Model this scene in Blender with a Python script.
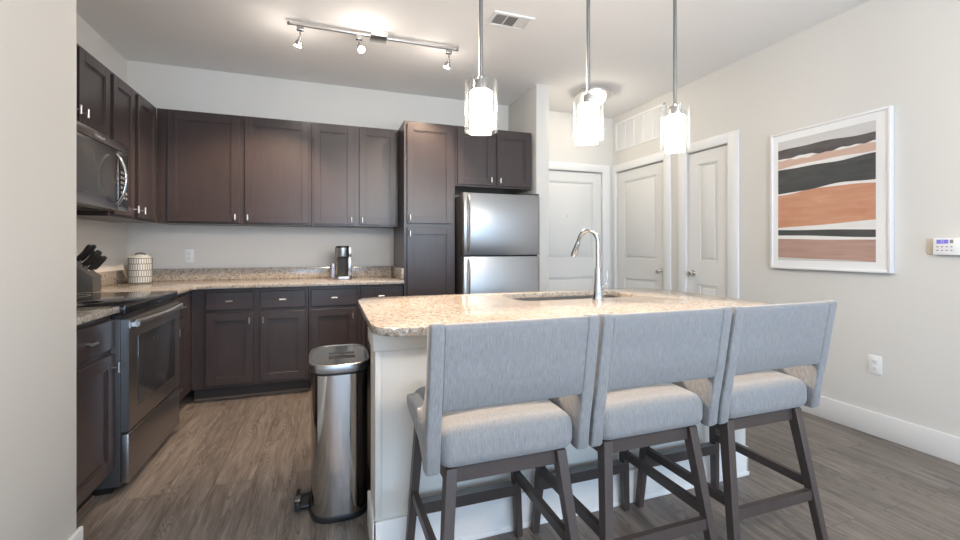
import bpy, bmesh, math, random
from mathutils import Vector, Matrix
random.seed(7)
S = bpy.context.scene
for o in list(bpy.data.objects): bpy.data.objects.remove(o)
COL = S.collection

# ------------------------------------------------------------------ camera
F_PX, YAW, V0, CAM_Z = 430.3, 0.3381, 248.5, 1.171
cd = bpy.data.cameras.new('camera'); cam = bpy.data.objects.new('camera', cd); COL.objects.link(cam)
cam.location = (0, 0, CAM_Z); cam.rotation_euler = (math.pi/2, 0, -YAW)
cd.sensor_width = 36; cd.lens = F_PX/960*36; cd.shift_y = -(270-V0)/960; cd.clip_start = 0.05
S.camera = cam

# ------------------------------------------------------------------ world, exposure
S.view_settings.view_transform = 'Standard'; S.view_settings.look = 'None'
S.view_settings.gamma = 1.0; S.view_settings.use_curve_mapping = False
S.view_settings.exposure = 0.26
W = bpy.data.worlds.new('world'); S.world = W; W.use_nodes = True
W.node_tree.nodes['Background'].inputs[0].default_value = (0.55, 0.75, 1.0, 1)
W.node_tree.nodes['Background'].inputs[1].default_value = 1.5

# room extents
XL, YB, XR, HC, YF = -1.585, 4.36, 3.23, 2.74, -3.6

def area(name, loc, rot, sx, sy, power, color):
    l = bpy.data.lights.new(name, 'AREA'); l.shape = 'RECTANGLE'; l.size = sx; l.size_y = sy
    l.energy = power; l.color = color
    o = bpy.data.objects.new(name, l); COL.objects.link(o); o.location = loc; o.rotation_euler = rot
    return o
def point(name, loc, power, color, r=0.05):
    l = bpy.data.lights.new(name, 'POINT'); l.energy = power; l.color = color; l.shadow_soft_size = r
    o = bpy.data.objects.new(name, l); COL.objects.link(o); o.location = loc
    return o
def spot(name, loc, direction, power, color, size=1.6, r=0.03):
    l = bpy.data.lights.new(name, 'SPOT'); l.energy = power; l.color = color; l.spot_size = size
    l.spot_blend = 0.6; l.shadow_soft_size = r
    o = bpy.data.objects.new(name, l); COL.objects.link(o); o.location = loc
    o.rotation_euler = Vector(direction).to_track_quat('-Z', 'Y').to_euler()
    return o
# daylight through the two living-room windows behind the camera
DAY = (0.48, 0.72, 1.0)
P_DAY, P_FILL, E_PENDANT, E_BULB, P_SPOT, E_FLUSH = 58, 108, 74, 120, 120, 34
P_SPOT_MID, P_SPILL = 560, 2.6
WARM = (1.0, 0.88, 0.77); SPOT_C = (1.0, 0.74, 0.52)
area('daylight', (0.35, YF+0.55, 1.25), (math.pi/2+0.50, 0, 0), 1.5, 2.0, P_DAY, DAY)
area('daylight', (2.15, YF+0.55, 1.25), (math.pi/2+0.50, 0, 0), 1.5, 2.0, P_DAY, DAY)

# ------------------------------------------------------------------ materials
def mat(name, col=(0.5,0.5,0.5), rough=0.5, metal=0.0, spec=0.5, emit=None, estr=0, coat=0):
    m = bpy.data.materials.new(name); m.use_nodes = True
    b = m.node_tree.nodes['Principled BSDF']
    b.inputs['Base Color'].default_value = (*col, 1); b.inputs['Roughness'].default_value = rough
    b.inputs['Metallic'].default_value = metal; b.inputs['Specular IOR Level'].default_value = spec
    b.inputs['Coat Weight'].default_value = coat
    if emit: b.inputs['Emission Color'].default_value = (*emit, 1); b.inputs['Emission Strength'].default_value = estr
    return m
def N(m, t, **k):
    n = m.node_tree.nodes.new(t)
    for a, v in k.items(): setattr(n, a, v)
    return n
def L(m, a, b): m.node_tree.links.new(a, b)
def coords(m, scale=(1,1,1), rot=(0,0,0)):
    g = N(m, 'ShaderNodeNewGeometry'); mp = N(m, 'ShaderNodeMapping')
    mp.inputs['Scale'].default_value = scale; mp.inputs['Rotation'].default_value = rot
    L(m, g.outputs['Position'], mp.inputs['Vector']); return mp.outputs['Vector']
def ocoords(m, scale=(1,1,1)):
    g = N(m, 'ShaderNodeTexCoord'); mp = N(m, 'ShaderNodeMapping')
    mp.inputs['Scale'].default_value = scale
    L(m, g.outputs['Object'], mp.inputs['Vector']); return mp.outputs['Vector']
def noise(m, vec, scale, detail=3, rough=0.5, dist=0):
    n = N(m, 'ShaderNodeTexNoise'); n.inputs['Scale'].default_value = scale
    n.inputs['Detail'].default_value = detail; n.inputs['Roughness'].default_value = rough
    n.inputs['Distortion'].default_value = dist
    L(m, vec, n.inputs['Vector']); return n.outputs['Fac']
def ramp(m, fac, stops, interp='LINEAR'):
    r = N(m, 'ShaderNodeValToRGB'); r.color_ramp.interpolation = interp
    e = r.color_ramp.elements
    while len(e) < len(stops): e.new(0.5)
    for i, (p, c) in enumerate(stops):
        e[i].position = p; e[i].color = (*c, 1) if len(c) == 3 else c
    L(m, fac, r.inputs['Fac']); return r.outputs['Color']
def mix(m, fac, a, b, mode='MIX'):
    n = N(m, 'ShaderNodeMix', data_type='RGBA', blend_type=mode)
    for s, v in ((n.inputs[0], fac), (n.inputs[6], a), (n.inputs[7], b)):
        if isinstance(v, (int, float)): s.default_value = v
        elif isinstance(v, tuple): s.default_value = (*v, 1)
        else: L(m, v, s)
    return n.outputs[2]
def bump(m, h, strength=0.2, dist=0.002):
    n = N(m, 'ShaderNodeBump'); n.inputs['Strength'].default_value = strength; n.inputs['Distance'].default_value = dist
    L(m, h, n.inputs['Height']); L(m, n.outputs['Normal'], m.node_tree.nodes['Principled BSDF'].inputs['Normal'])
def base(m, c): L(m, c, m.node_tree.nodes['Principled BSDF'].inputs['Base Color'])

def paint(name, c, rough=0.6, bs=0.05):
    m = mat(name, c, rough, spec=0.3)
    v = coords(m); bump(m, noise(m, v, 220, 2), bs, 0.001)
    n = noise(m, v, 1.3, 2); base(m, ramp(m, n, [(0.3, tuple(x*0.985 for x in c)), (0.7, tuple(min(1, x*1.015) for x in c))]))
    return m
M = {}
M['wall'] = paint('wall_paint', (0.665, 0.65, 0.62))
M['ceiling'] = paint('ceiling_paint', (0.86, 0.845, 0.83), 0.8)
M['trim'] = paint('white_trim_paint', (0.78, 0.78, 0.78), 0.35, 0.02)
M['door'] = paint('door_paint', (0.74, 0.735, 0.715), 0.4, 0.02)
M['panel'] = paint('island_panel_paint', (0.70, 0.67, 0.62), 0.45, 0.02)

def wood(name, c1, c2, rough, axis='z', coat=0.0):
    m = mat(name, c1, rough, spec=0.5, coat=coat)
    sc = {'z': (40, 40, 2.2), 'y': (40, 2.2, 40), 'x': (2.2, 40, 40)}[axis]
    v = coords(m, sc); n = noise(m, v, 1.6, 4, 0.6, 0.4); n2 = noise(m, coords(m), 3.0, 2)
    c = ramp(m, n, [(0.1, c1), (0.9, c2)]); c = mix(m, ramp(m, n2, [(0.3, (0,0,0)), (0.7, (0.35,0.35,0.35))]), c, c2)
    base(m, c); bump(m, n, 0.05, 0.001); return m
M['espresso'] = wood('espresso_cabinet_wood', (0.031, 0.022, 0.0215), (0.055, 0.040, 0.039), 0.31)
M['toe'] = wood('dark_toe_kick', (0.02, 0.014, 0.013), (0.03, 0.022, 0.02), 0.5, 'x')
M['moulding'] = wood('brown_shoe_moulding', (0.10, 0.07, 0.055), (0.14, 0.10, 0.08), 0.5, 'x')
M['stoolwood'] = wood('stool_dark_wood', (0.042, 0.031, 0.029), (0.066, 0.052, 0.048), 0.42)

def steel(name, c, rough, stretch=(1.2, 1.2, 60), metal=1.0):
    m = mat(name, c, rough, metal)
    n = noise(m, coords(m, stretch), 1.0, 3, 0.6)
    b = m.node_tree.nodes['Principled BSDF']
    r = N(m, 'ShaderNodeMapRange'); r.inputs['To Min'].default_value = rough*0.8; r.inputs['To Max'].default_value = rough*1.25
    L(m, n, r.inputs['Value']); L(m, r.outputs[0], b.inputs['Roughness'])
    return m
M['steel'] = steel('brushed_stainless', (0.40, 0.405, 0.415), 0.30)
M['steel_h'] = steel('brushed_stainless_can', (0.54, 0.52, 0.50), 0.10, (60, 60, 1.2))
M['darksteel'] = steel('dark_stainless', (0.34, 0.325, 0.325), 0.36)
M['midsteel'] = steel('grey_stainless', (0.40, 0.39, 0.38), 0.25)
M['lid'] = steel('smoked_steel_lid', (0.30, 0.29, 0.27), 0.18)
M['sidegrey'] = mat('appliance_side_grey', (0.045, 0.045, 0.048), 0.4)
M['chrome'] = mat('polished_chrome', (0.60, 0.63, 0.66), 0.08, 1.0)
M['nickel'] = mat('brushed_nickel', (0.74, 0.72, 0.70), 0.28, 1.0)
M['rod'] = mat('satin_nickel_rod', (0.20, 0.20, 0.20), 0.4, 0.6)
M['blackglass'] = mat('black_glass', (0.012, 0.013, 0.015), 0.05, spec=0.7)
M['ovenglass'] = mat('smoked_oven_glass', (0.035, 0.034, 0.036), 0.08, spec=0.8)
M['mwglass'] = mat('grey_microwave_glass', (0.085, 0.085, 0.083), 0.12, spec=0.8)
M['black'] = mat('black_plastic', (0.015, 0.015, 0.016), 0.35)
M['charcoal'] = mat('charcoal_block_wood', (0.07, 0.068, 0.066), 0.5)
M['white'] = mat('white_plastic', (0.82, 0.82, 0.82), 0.35)
M['offwhite'] = mat('ivory_plastic', (0.60, 0.54, 0.44), 0.5)
M['greyslot'] = mat('grey_slot', (0.25, 0.25, 0.25), 0.5)
M['darkhole'] = mat('dark_slot', (0.03, 0.03, 0.03), 0.6)
M['blueplastic'] = mat('blue_tinted_tank', (0.35, 0.40, 0.55), 0.15)
M['display'] = mat('blue_display', (0.10, 0.09, 0.35), 0.2, emit=(0.22, 0.20, 0.62), estr=0.6)
M['print_text'] = mat('printed_grey', (0.25, 0.25, 0.27), 0.5)
M['badge'] = mat('badge_silver', (0.75, 0.75, 0.75), 0.3, 0.6)

def emission(name, c, s):
    m = bpy.data.materials.new(name); m.use_nodes = True; nt = m.node_tree; nt.nodes.clear()
    e = nt.nodes.new('ShaderNodeEmission'); e.inputs[0].default_value = (*c, 1); e.inputs[1].default_value = s
    o = nt.nodes.new('ShaderNodeOutputMaterial'); nt.links.new(e.outputs[0], o.inputs[0]); return m
M['shade_glow'] = emission('glowing_frosted_shade', (1.0, 0.90, 0.78), E_PENDANT)
M['bulb'] = emission('glowing_spot_bulb', (1.0, 0.92, 0.80), E_BULB)
M['dome_glow'] = emission('glowing_dome', (1.0, 0.89, 0.72), E_FLUSH)

def thin_glass(name, tint=(0.97, 0.98, 0.98), refl=1.0):
    m = bpy.data.materials.new(name); m.use_nodes = True; nt = m.node_tree; nt.nodes.clear()
    t = nt.nodes.new('ShaderNodeBsdfTransparent'); t.inputs[0].default_value = (*tint, 1)
    g = nt.nodes.new('ShaderNodeBsdfGlossy'); g.inputs['Roughness'].default_value = 0.03
    lw = nt.nodes.new('ShaderNodeLayerWeight'); lw.inputs[0].default_value = 0.5
    pw = nt.nodes.new('ShaderNodeMath'); pw.operation = 'POWER'; nt.links.new(lw.outputs['Facing'], pw.inputs[0]); pw.inputs[1].default_value = 2.6
    f = nt.nodes.new('ShaderNodeMath'); f.operation = 'MULTIPLY_ADD'; nt.links.new(pw.outputs[0], f.inputs[0]); f.inputs[1].default_value = 0.75; f.inputs[2].default_value = 0.04
    x = nt.nodes.new('ShaderNodeMixShader'); o = nt.nodes.new('ShaderNodeOutputMaterial')
    nt.links.new(f.outputs[0], x.inputs[0]); nt.links.new(t.outputs[0], x.inputs[1]); nt.links.new(g.outputs[0], x.inputs[2])
    d = nt.nodes.new('ShaderNodeBsdfTranslucent'); d.inputs[0].default_value = (.95, .95, .95, 1)
    df = nt.nodes.new('ShaderNodeBsdfDiffuse'); df.inputs[0].default_value = (.95, .95, .95, 1)
    ad = nt.nodes.new('ShaderNodeAddShader'); nt.links.new(d.outputs[0], ad.inputs[0]); nt.links.new(df.outputs[0], ad.inputs[1])
    y = nt.nodes.new('ShaderNodeMixShader'); p2 = nt.nodes.new('ShaderNodeMath'); p2.operation = 'MULTIPLY'; nt.links.new(pw.outputs[0], p2.inputs[0]); p2.inputs[1].default_value = 0.018
    nt.links.new(p2.outputs[0], y.inputs[0]); nt.links.new(x.outputs[0], y.inputs[1]); nt.links.new(ad.outputs[0], y.inputs[2])
    nt.links.new(y.outputs[0], o.inputs[0]); return m
M['glass'] = thin_glass('clear_glass')

def granite():
    m = mat('speckled_beige_granite', (0.6,0.5,0.4), 0.12, spec=0.5)
    v = coords(m)
    wob = N(m, 'ShaderNodeVectorMath', operation='MULTIPLY_ADD')
    nn = N(m, 'ShaderNodeTexNoise'); nn.inputs['Scale'].default_value = 60; L(m, v, nn.inputs['Vector'])
    L(m, nn.outputs['Color'], wob.inputs[0]); wob.inputs[1].default_value = (0.02,0.02,0.02); L(m, v, wob.inputs[2])
    vo = N(m, 'ShaderNodeTexVoronoi'); vo.inputs['Scale'].default_value = 95; L(m, wob.outputs[0], vo.inputs['Vector'])
    sep = N(m, 'ShaderNodeSeparateColor'); L(m, vo.outputs['Color'], sep.inputs[0])
    c = ramp(m, sep.outputs[0], [(0.0, (0.09,0.07,0.06)), (0.08, (0.24,0.185,0.145)), (0.19, (0.40,0.335,0.27)), (0.34, (0.52,0.46,0.385)), (0.55, (0.58,0.535,0.47)), (0.78, (0.66,0.63,0.58)), (0.92, (0.33,0.30,0.27))], 'CONSTANT')
    vo2 = N(m, 'ShaderNodeTexVoronoi'); vo2.inputs['Scale'].default_value = 230; L(m, wob.outputs[0], vo2.inputs['Vector'])
    sep2 = N(m, 'ShaderNodeSeparateColor'); L(m, vo2.outputs['Color'], sep2.inputs[0])
    c2 = ramp(m, sep2.outputs[1], [(0.0, (0.12,0.09,0.075)), (0.14, (0.46,0.39,0.32)), (0.5, (0.58,0.53,0.46)), (0.85, (0.68,0.65,0.61))], 'CONSTANT')
    c = mix(m, 0.42, c, c2)
    big = noise(m, v, 9, 3, 0.6)
    c = mix(m, ramp(m, big, [(0.35, (0,0,0)), (0.7, (0.35,0.35,0.35))]), c, (0.48,0.40,0.325), 'MIX')
    c = mix(m, 1.0, c, (0.78, 0.79, 0.80), 'MULTIPLY'); base(m, c); return m
M['granite'] = granite()

def floor_mat():
    m = mat('grey_brown_vinyl_planks', (0.2,0.16,0.13), 0.38, spec=0.4)
    # planks run along world y: swap so brick rows stack across x
    v = coords(m, (1,1,1), (0,0,math.pi/2))
    br = N(m, 'ShaderNodeTexBrick'); br.offset = 0.37; br.inputs['Scale'].default_value = 1
    br.inputs['Brick Width'].default_value = 1.22; br.inputs['Row Height'].default_value = 0.18
    br.inputs['Mortar Size'].default_value = 0.0012; br.inputs['Bias'].default_value = 0
    br.inputs['Color1'].default_value = (0,0,0,1); br.inputs['Color2'].default_value = (1,1,1,1); br.inputs['Mortar'].default_value = (0.5,0.5,0.5,1)
    L(m, v, br.inputs['Vector'])
    tone = br.outputs['Color']
    p = N(m, 'ShaderNodeNewGeometry').outputs['Position']
    off = N(m, 'ShaderNodeVectorMath', operation='MULTIPLY_ADD'); L(m, tone, off.inputs[0]); off.inputs[1].default_value = (3.1, 7.7, 0); L(m, p, off.inputs[2])
    mp = N(m, 'ShaderNodeMapping'); mp.inputs['Scale'].default_value = (14, 1.5, 1); L(m, off.outputs[0], mp.inputs['Vector'])
    n = noise(m, mp.outputs['Vector'], 1.5, 5, 0.62, 0.8)
    mp2 = N(m, 'ShaderNodeMapping'); mp2.inputs['Scale'].default_value = (90, 3.5, 1); L(m, off.outputs[0], mp2.inputs['Vector'])
    fine = noise(m, mp2.outputs['Vector'], 1.6, 3, 0.6)
    # cathedral rings
    mp3 = N(m, 'ShaderNodeMapping'); mp3.inputs['Scale'].default_value = (7.5, 0.75, 1); L(m, off.outputs[0], mp3.inputs['Vector'])
    low = noise(m, mp3.outputs['Vector'], 1.4, 1, 0.4, 0.2)
    mul = N(m, 'ShaderNodeMath', operation='MULTIPLY'); L(m, low, mul.inputs[0]); mul.inputs[1].default_value = 34
    fr = N(m, 'ShaderNodeMath', operation='FRACT'); L(m, mul.outputs[0], fr.inputs[0])
    rings = ramp(m, fr.outputs[0], [(0.0, (1,1,1)), (0.14, (0.5,0.5,0.5)), (0.35, (0,0,0)), (0.90, (0,0,0)), (1.0, (1,1,1))])
    c = ramp(m, n, [(0.30, (0.105,0.087,0.075)), (0.5, (0.180,0.152,0.132)), (0.70, (0.270,0.235,0.208))])
    t2 = ramp(m, tone, [(0.0, (0.74,0.75,0.76)), (0.5, (0.88,0.88,0.88)), (1.0, (1.04,1.04,1.03))])
    c = mix(m, 1.0, c, t2, 'MULTIPLY')
    c = mix(m, ramp(m, fine, [(0.45, (0,0,0)), (0.75, (0.5,0.5,0.5))]), c, (0.34,0.30,0.265))
    msk = N(m, 'ShaderNodeMath', operation='MULTIPLY'); L(m, rings, msk.inputs[0])
    nm = ramp(m, noise(m, mp3.outputs['Vector'], 2.3, 1), [(0.46, (0,0,0)), (0.58, (0.85,0.85,0.85))]); L(m, nm, msk.inputs[1])
    c = mix(m, msk.outputs[0], c, (0.075,0.058,0.048))
    c = mix(m, br.outputs['Fac'], c, (0.09,0.075,0.065))
    base(m, c); bump(m, fine, 0.06, 0.001)
    return m
M['floor'] = floor_mat()

def fabric():
    m = mat('oatmeal_linen_fabric', (0.5,0.47,0.43), 0.9, spec=0.15)
    b = m.node_tree.nodes['Principled BSDF']; b.inputs['Sheen Weight'].default_value = 0.25; b.inputs['Sheen Roughness'].default_value = 0.5
    v = ocoords(m, (520, 90, 40)); n = noise(m, v, 1.0, 3, 0.6)
    w = noise(m, ocoords(m, (60, 420, 420)), 1.0, 2, 0.6)
    c = ramp(m, n, [(0.3, (0.165,0.173,0.183)), (0.7, (0.275,0.284,0.296))])
    c = mix(m, ramp(m, w, [(0.4, (0,0,0)), (0.7, (0.5,0.5,0.5))]), c, (0.21,0.217,0.228))
    base(m, c); bump(m, n, 0.12, 0.001); return m
M['fabric'] = fabric()
def canister_mat():
    m = mat('white_glazed_ceramic', (0.58,0.60,0.58), 0.25); return m
M['ceramic'] = canister_mat()
M['lattice'] = mat('dark_glaze_lines', (0.09, 0.085, 0.08), 0.4)
def art(name, c1, c2, sc=(3, 3, 18)):
    m = mat(name, c1, 0.55, spec=0.3); n = noise(m, coords(m, sc), 1.6, 4, 0.6, 0.5); n2 = noise(m, coords(m), 3.5, 3)
    c = ramp(m, n, [(0.3, c1), (0.7, c2)]); base(m, mix(m, ramp(m, n2, [(0.35,(0,0,0)), (0.65,(0.5,0.5,0.5))]), c, c2)); return m
M['art_pale'] = art('paper_wash_pale', (0.55,0.54,0.53), (0.62,0.61,0.60))
M['art_white'] = art('paper_white', (0.72,0.70,0.67), (0.78,0.77,0.75))
M['art_dark'] = art('charcoal_wash', (0.065,0.060,0.058), (0.13,0.118,0.115))
M['art_dark2'] = art('slate_wash', (0.050,0.052,0.052), (0.088,0.090,0.088))
M['art_peach'] = art('peach_wash', (0.55,0.36,0.28), (0.62,0.44,0.36))
M['art_orange'] = art('rust_orange_wash', (0.50,0.22,0.125), (0.60,0.33,0.22))
M['art_brown'] = art('dusty_rose_wash', (0.36,0.22,0.175), (0.48,0.32,0.26), (2, 2, 55))

# ------------------------------------------------------------------ mesh builder
class MB:
    def __init__(s): s.bm = bmesh.new(); s.mi = 0
    def _tag(s, before):
        for f in s.bm.faces:
            if f not in before: f.material_index = s.mi
    def box(s, x0, x1, y0, y1, z0, z1, bev=0, seg=2):
        x0, x1 = min(x0,x1), max(x0,x1); y0, y1 = min(y0,y1), max(y0,y1); z0, z1 = min(z0,z1), max(z0,z1)
        r = bmesh.ops.create_cube(s.bm, size=1.0)
        vs = r['verts']
        for v in vs: v.co = Vector(((x0+x1)/2+v.co.x*(x1-x0), (y0+y1)/2+v.co.y*(y1-y0), (z0+z1)/2+v.co.z*(z1-z0)))
        fs = {f for v in vs for f in v.link_faces}
        for f in fs: f.material_index = s.mi
        if bev > 0:
            bev = min(bev, 0.49*min(x1-x0, y1-y0, z1-z0))
            es = list({e for v in vs for e in v.link_edges})
            bmesh.ops.bevel(s.bm, geom=es, offset=bev, segments=seg, profile=0.5, affect='EDGES')
        return s
    def prism(s, pts, a0, a1, axis='z', bev=0, seg=2):
        """pts: 2-D outline; axis = extrusion axis. z:(x,y) y:(x,z) x:(y,z)"""
        def P(p, a): return {'z': (p[0],p[1],a), 'y': (p[0],a,p[1]), 'x': (a,p[0],p[1])}[axis]
        lo = [s.bm.verts.new(P(p, a0)) for p in pts]; hi = [s.bm.verts.new(P(p, a1)) for p in pts]
        n = len(pts); fs = [s.bm.faces.new(lo), s.bm.faces.new(hi)]
        for i in range(n): fs.append(s.bm.faces.new((lo[i], lo[(i+1)%n], hi[(i+1)%n], hi[i])))
        bmesh.ops.recalc_face_normals(s.bm, faces=fs)
        for f in fs: f.material_index = s.mi
        if bev > 0:
            es = list({e for f in fs[:2] for e in f.edges})
            bmesh.ops.bevel(s.bm, geom=es, offset=bev, segments=seg, profile=0.5, affect='EDGES')
        return s
    def frustum(s, c0, w0, d0, c1, w1, d1, bev=0):
        """square tapered bar from c0 (centre, half width, half depth) to c1"""
        vs = []
        for c, w, d in ((c0,w0,d0), (c1,w1,d1)):
            vs.append([s.bm.verts.new((c[0]+a*w, c[1]+b*d, c[2])) for a, b in ((-1,-1),(1,-1),(1,1),(-1,1))])
        lo, hi = vs; fs = [s.bm.faces.new(lo), s.bm.faces.new(hi)]
        for i in range(4): fs.append(s.bm.faces.new((lo[i], lo[(i+1)%4], hi[(i+1)%4], hi[i])))
        bmesh.ops.recalc_face_normals(s.bm, faces=fs)
        for f in fs: f.material_index = s.mi
        if bev: bmesh.ops.bevel(s.bm, geom=list({e for f in fs for e in f.edges}), offset=bev, segments=1, affect='EDGES')
        return s
    def tube(s, pts, r, n=12, caps=True, flat=None):
        """tube along a polyline; r number or list; flat=(ru,rv) ratios"""
        pts = [Vector(p) for p in pts]; R = r if isinstance(r, (list,tuple)) else [r]*len(pts)
        rings = []; up = None
        for i, p in enumerate(pts):
            t = (pts[min(i+1,len(pts)-1)]-pts[max(i-1,0)]).normalized()
            if up is None:
                a = Vector((0,0,1)) if abs(t.z) < 0.9 else Vector((1,0,0)); up = (a-t*a.dot(t)).normalized()
            else: up = (up-t*up.dot(t)).normalized()
            sd = t.cross(up)
            fu, fv = flat or (1,1)
            rings.append([s.bm.verts.new(p+(up*math.cos(2*math.pi*k/n)*fu+sd*math.sin(2*math.pi*k/n)*fv)*R[i]) for k in range(n)])
        fs = []
        for a, b in zip(rings, rings[1:]):
            for k in range(n): fs.append(s.bm.faces.new((a[k], a[(k+1)%n], b[(k+1)%n], b[k])))
        if caps: fs += [s.bm.faces.new(rings[0]), s.bm.faces.new(rings[-1])]
        bmesh.ops.recalc_face_normals(s.bm, faces=fs)
        for f in fs: f.material_index = s.mi
        return s
    def lathe(s, c, prof, n=32, close=False):
        """profile [(r,z)] about vertical axis at c"""
        rings = []
        for r, z in prof:
            if r < 1e-6: rings.append([s.bm.verts.new((c[0], c[1], c[2]+z))])
            else: rings.append([s.bm.verts.new((c[0]+r*math.cos(2*math.pi*k/n), c[1]+r*math.sin(2*math.pi*k/n), c[2]+z)) for k in range(n)])
        fs = []; pairs = list(zip(rings, rings[1:]))
        if close: pairs.append((rings[-1], rings[0]))
        for a, b in pairs:
            for k in range(n):
                k2 = (k+1) % n
                if len(a) == 1 and len(b) == 1: continue
                if len(a) == 1: fs.append(s.bm.faces.new((a[0], b[k2], b[k])))
                elif len(b) == 1: fs.append(s.bm.faces.new((a[k], a[k2], b[0])))
                else: fs.append(s.bm.faces.new((a[k], a[k2], b[k2], b[k])))
        bmesh.ops.recalc_face_normals(s.bm, faces=fs)
        for f in fs: f.material_index = s.mi
        return s
    def build(s, name, mats, parent=None, smooth=35):
        mats = mats if isinstance(mats, (list, tuple)) else [mats]
        if parent is not None: off = root_loc(parent)
        else:
            xs = [v.co for v in s.bm.verts]
            off = Vector(((min(v.x for v in xs)+max(v.x for v in xs))/2, (min(v.y for v in xs)+max(v.y for v in xs))/2, min(v.z for v in xs)))
        me = bpy.data.meshes.new(name); bmesh.ops.translate(s.bm, verts=s.bm.verts, vec=-off)
        s.bm.to_mesh(me); s.bm.free()
        for m in mats: me.materials.append(M[m])
        if smooth:
            for p in me.polygons: p.use_smooth = True
            me.set_sharp_from_angle(angle=math.radians(smooth))
        o = bpy.data.objects.new(name, me); COL.objects.link(o)
        if parent is not None: o.parent = parent
        else: o.location = off
        return o
def root_loc(o):
    while o.parent is not None: o = o.parent
    return Vector(o.location)
def thing(name, loc, label, cat, group=None):
    o = bpy.data.objects.new(name, None); COL.objects.link(o); o.location = loc
    o.empty_display_size = 0.1; o['label'] = label; o['category'] = cat
    if group: o['group'] = group
    return o
def tag(o, label, cat, group=None):
    o['label'] = label; o['category'] = cat
    if group: o['group'] = group
    return o
def struct(o): o['kind'] = 'structure'; return o
def B(*a, **k): return MB().box(*a, **k)

# ================================================================== THE ROOM
T = 0.12
struct(B(XL-T, XR+T, YF-T, YB+0.30, -0.10, 0).build('floor', 'floor'))
struct(B(XL-T, XR+T, YF-T, YB+0.30, HC, HC+0.10).build('ceiling', 'ceiling'))
NX = -0.869   # face of the wall on the near left
NY = 1.975    # its corner
struct(B(XL-T, XL, NY, YB+T, 0, HC).build('wall_left', 'wall'))
struct(B(XL-T, NX, YF, NY, 0, HC, bev=0.004).build('wall_left_front', 'wall'))
# back wall with the entry door opening
DX0, DX1, DTOP = 2.150, 3.074, 2.072
w = MB(); w.box(XL, DX0, YB, YB+T, 0, HC).box(DX1, XR, YB, YB+T, 0, HC).box(DX0, DX1, YB, YB+T, DTOP, HC).box(DX0-.05, DX1+.05, YB+T, YB+T+.02, 0, DTOP+.05)
struct(w.build('wall_back', 'wall'))
# right wall with two closet door openings
A0, A1, B0, B1 = 3.518, 4.285, 2.771, 3.215
w = MB(); w.box(XR, XR+T, YF, B0, 0, HC).box(XR, XR+T, B0, B1, DTOP, HC).box(XR, XR+T, B1, A0, 0, HC).box(XR, XR+T, A0, A1, DTOP, HC).box(XR, XR+T, A1, YB+T, 0, HC)
w.box(XR+T, XR+T+.02, B0-.05, A1+.05, 0, DTOP+.05)
struct(w.build('wall_right', 'wall'))
# partition beside the refrigerator
PX0, PX1, PY = 1.864, 1.998, 3.685
struct(B(PX0, PX1, PY, YB, 0, HC, bev=0.003).build('wall_partition', 'wall'))
# rear wall with two tall windows
w = MB(); zs0, zs1 = 0.2, 2.3
w.box(NX, -0.40, YF-T, YF, 0, HC).box(1.10, 1.40, YF-T, YF, 0, HC).box(2.90, XR, YF-T, YF, 0, HC)
w.box(-0.40, 1.10, YF-T, YF, 0, zs0).box(-0.40, 1.10, YF-T, YF, zs1, HC).box(1.40, 2.90, YF-T, YF, 0, zs0).box(1.40, 2.90, YF-T, YF, zs1, HC)
struct(w.build('wall_rear', 'wall'))
for i, (a, b) in enumerate(((-0.40, 1.10), (1.40, 2.90))):
    f = MB()
    for q in ((a, a+.05, zs0, zs1), (b-.05, b, zs0, zs1), (a, b, zs0, zs0+.05), (a, b, zs1-.05, zs1), (a, b, 1.22, 1.27)): f.box(q[0], q[1], YF-.09, YF-.04, q[2], q[3])
    wo = struct(f.build('window_%d' % (i+1), 'trim'))
    B(a+.04, b-.04, YF-.068, YF-.062, zs0+.04, zs1-.04).build('pane', 'glass', wo)

# baseboards
def baseboard(name, x0, x1, y0, y1, h=0.148):
    m = MB(); m.box(x0, x1, y0, y1, 0, h, bev=0.004)
    return struct(m.build(name, 'trim'))
baseboard('baseboard_right', XR-.015, XR, YF, B0-.112)
baseboard('baseboard_left', NX, NX+.015, YF, NY+.012)
baseboard('baseboard_partition', PX0-.002, PX1+.012, PY-.014, PY)
baseboard('baseboard_rear', NX+.015, XR-.015, YF, YF+.015)
# door casings
def casing(name, axis, wall, a0, a1, wl, wr, top=0.09):
    m = MB(); zt = DTOP+top
    def b(p0, p1, z0, z1, t0, t1):
        if axis == 'x': m.box(wall-t1, wall-t0, p0, p1, z0, z1, bev=0.004)
        else: m.box(p0, p1, wall-t1, wall-t0, z0, z1, bev=0.002)
    b(a0-wl, a0-.004, 0, zt, 0, .018); b(a1+.004, a1+wr, 0, zt, 0, .018); b(a0-.004, a1+.004, DTOP+.004, zt, 0, .018)
    return struct(m.build(name, 'trim'))
casing('trim_1', 'y', YB, DX0, DX1, .088, .098)
casing('trim_2', 'x', XR, A0, A1, .100, .072)
casing('trim_3', 'x', XR, B0, B1, .105, .105)

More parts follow.
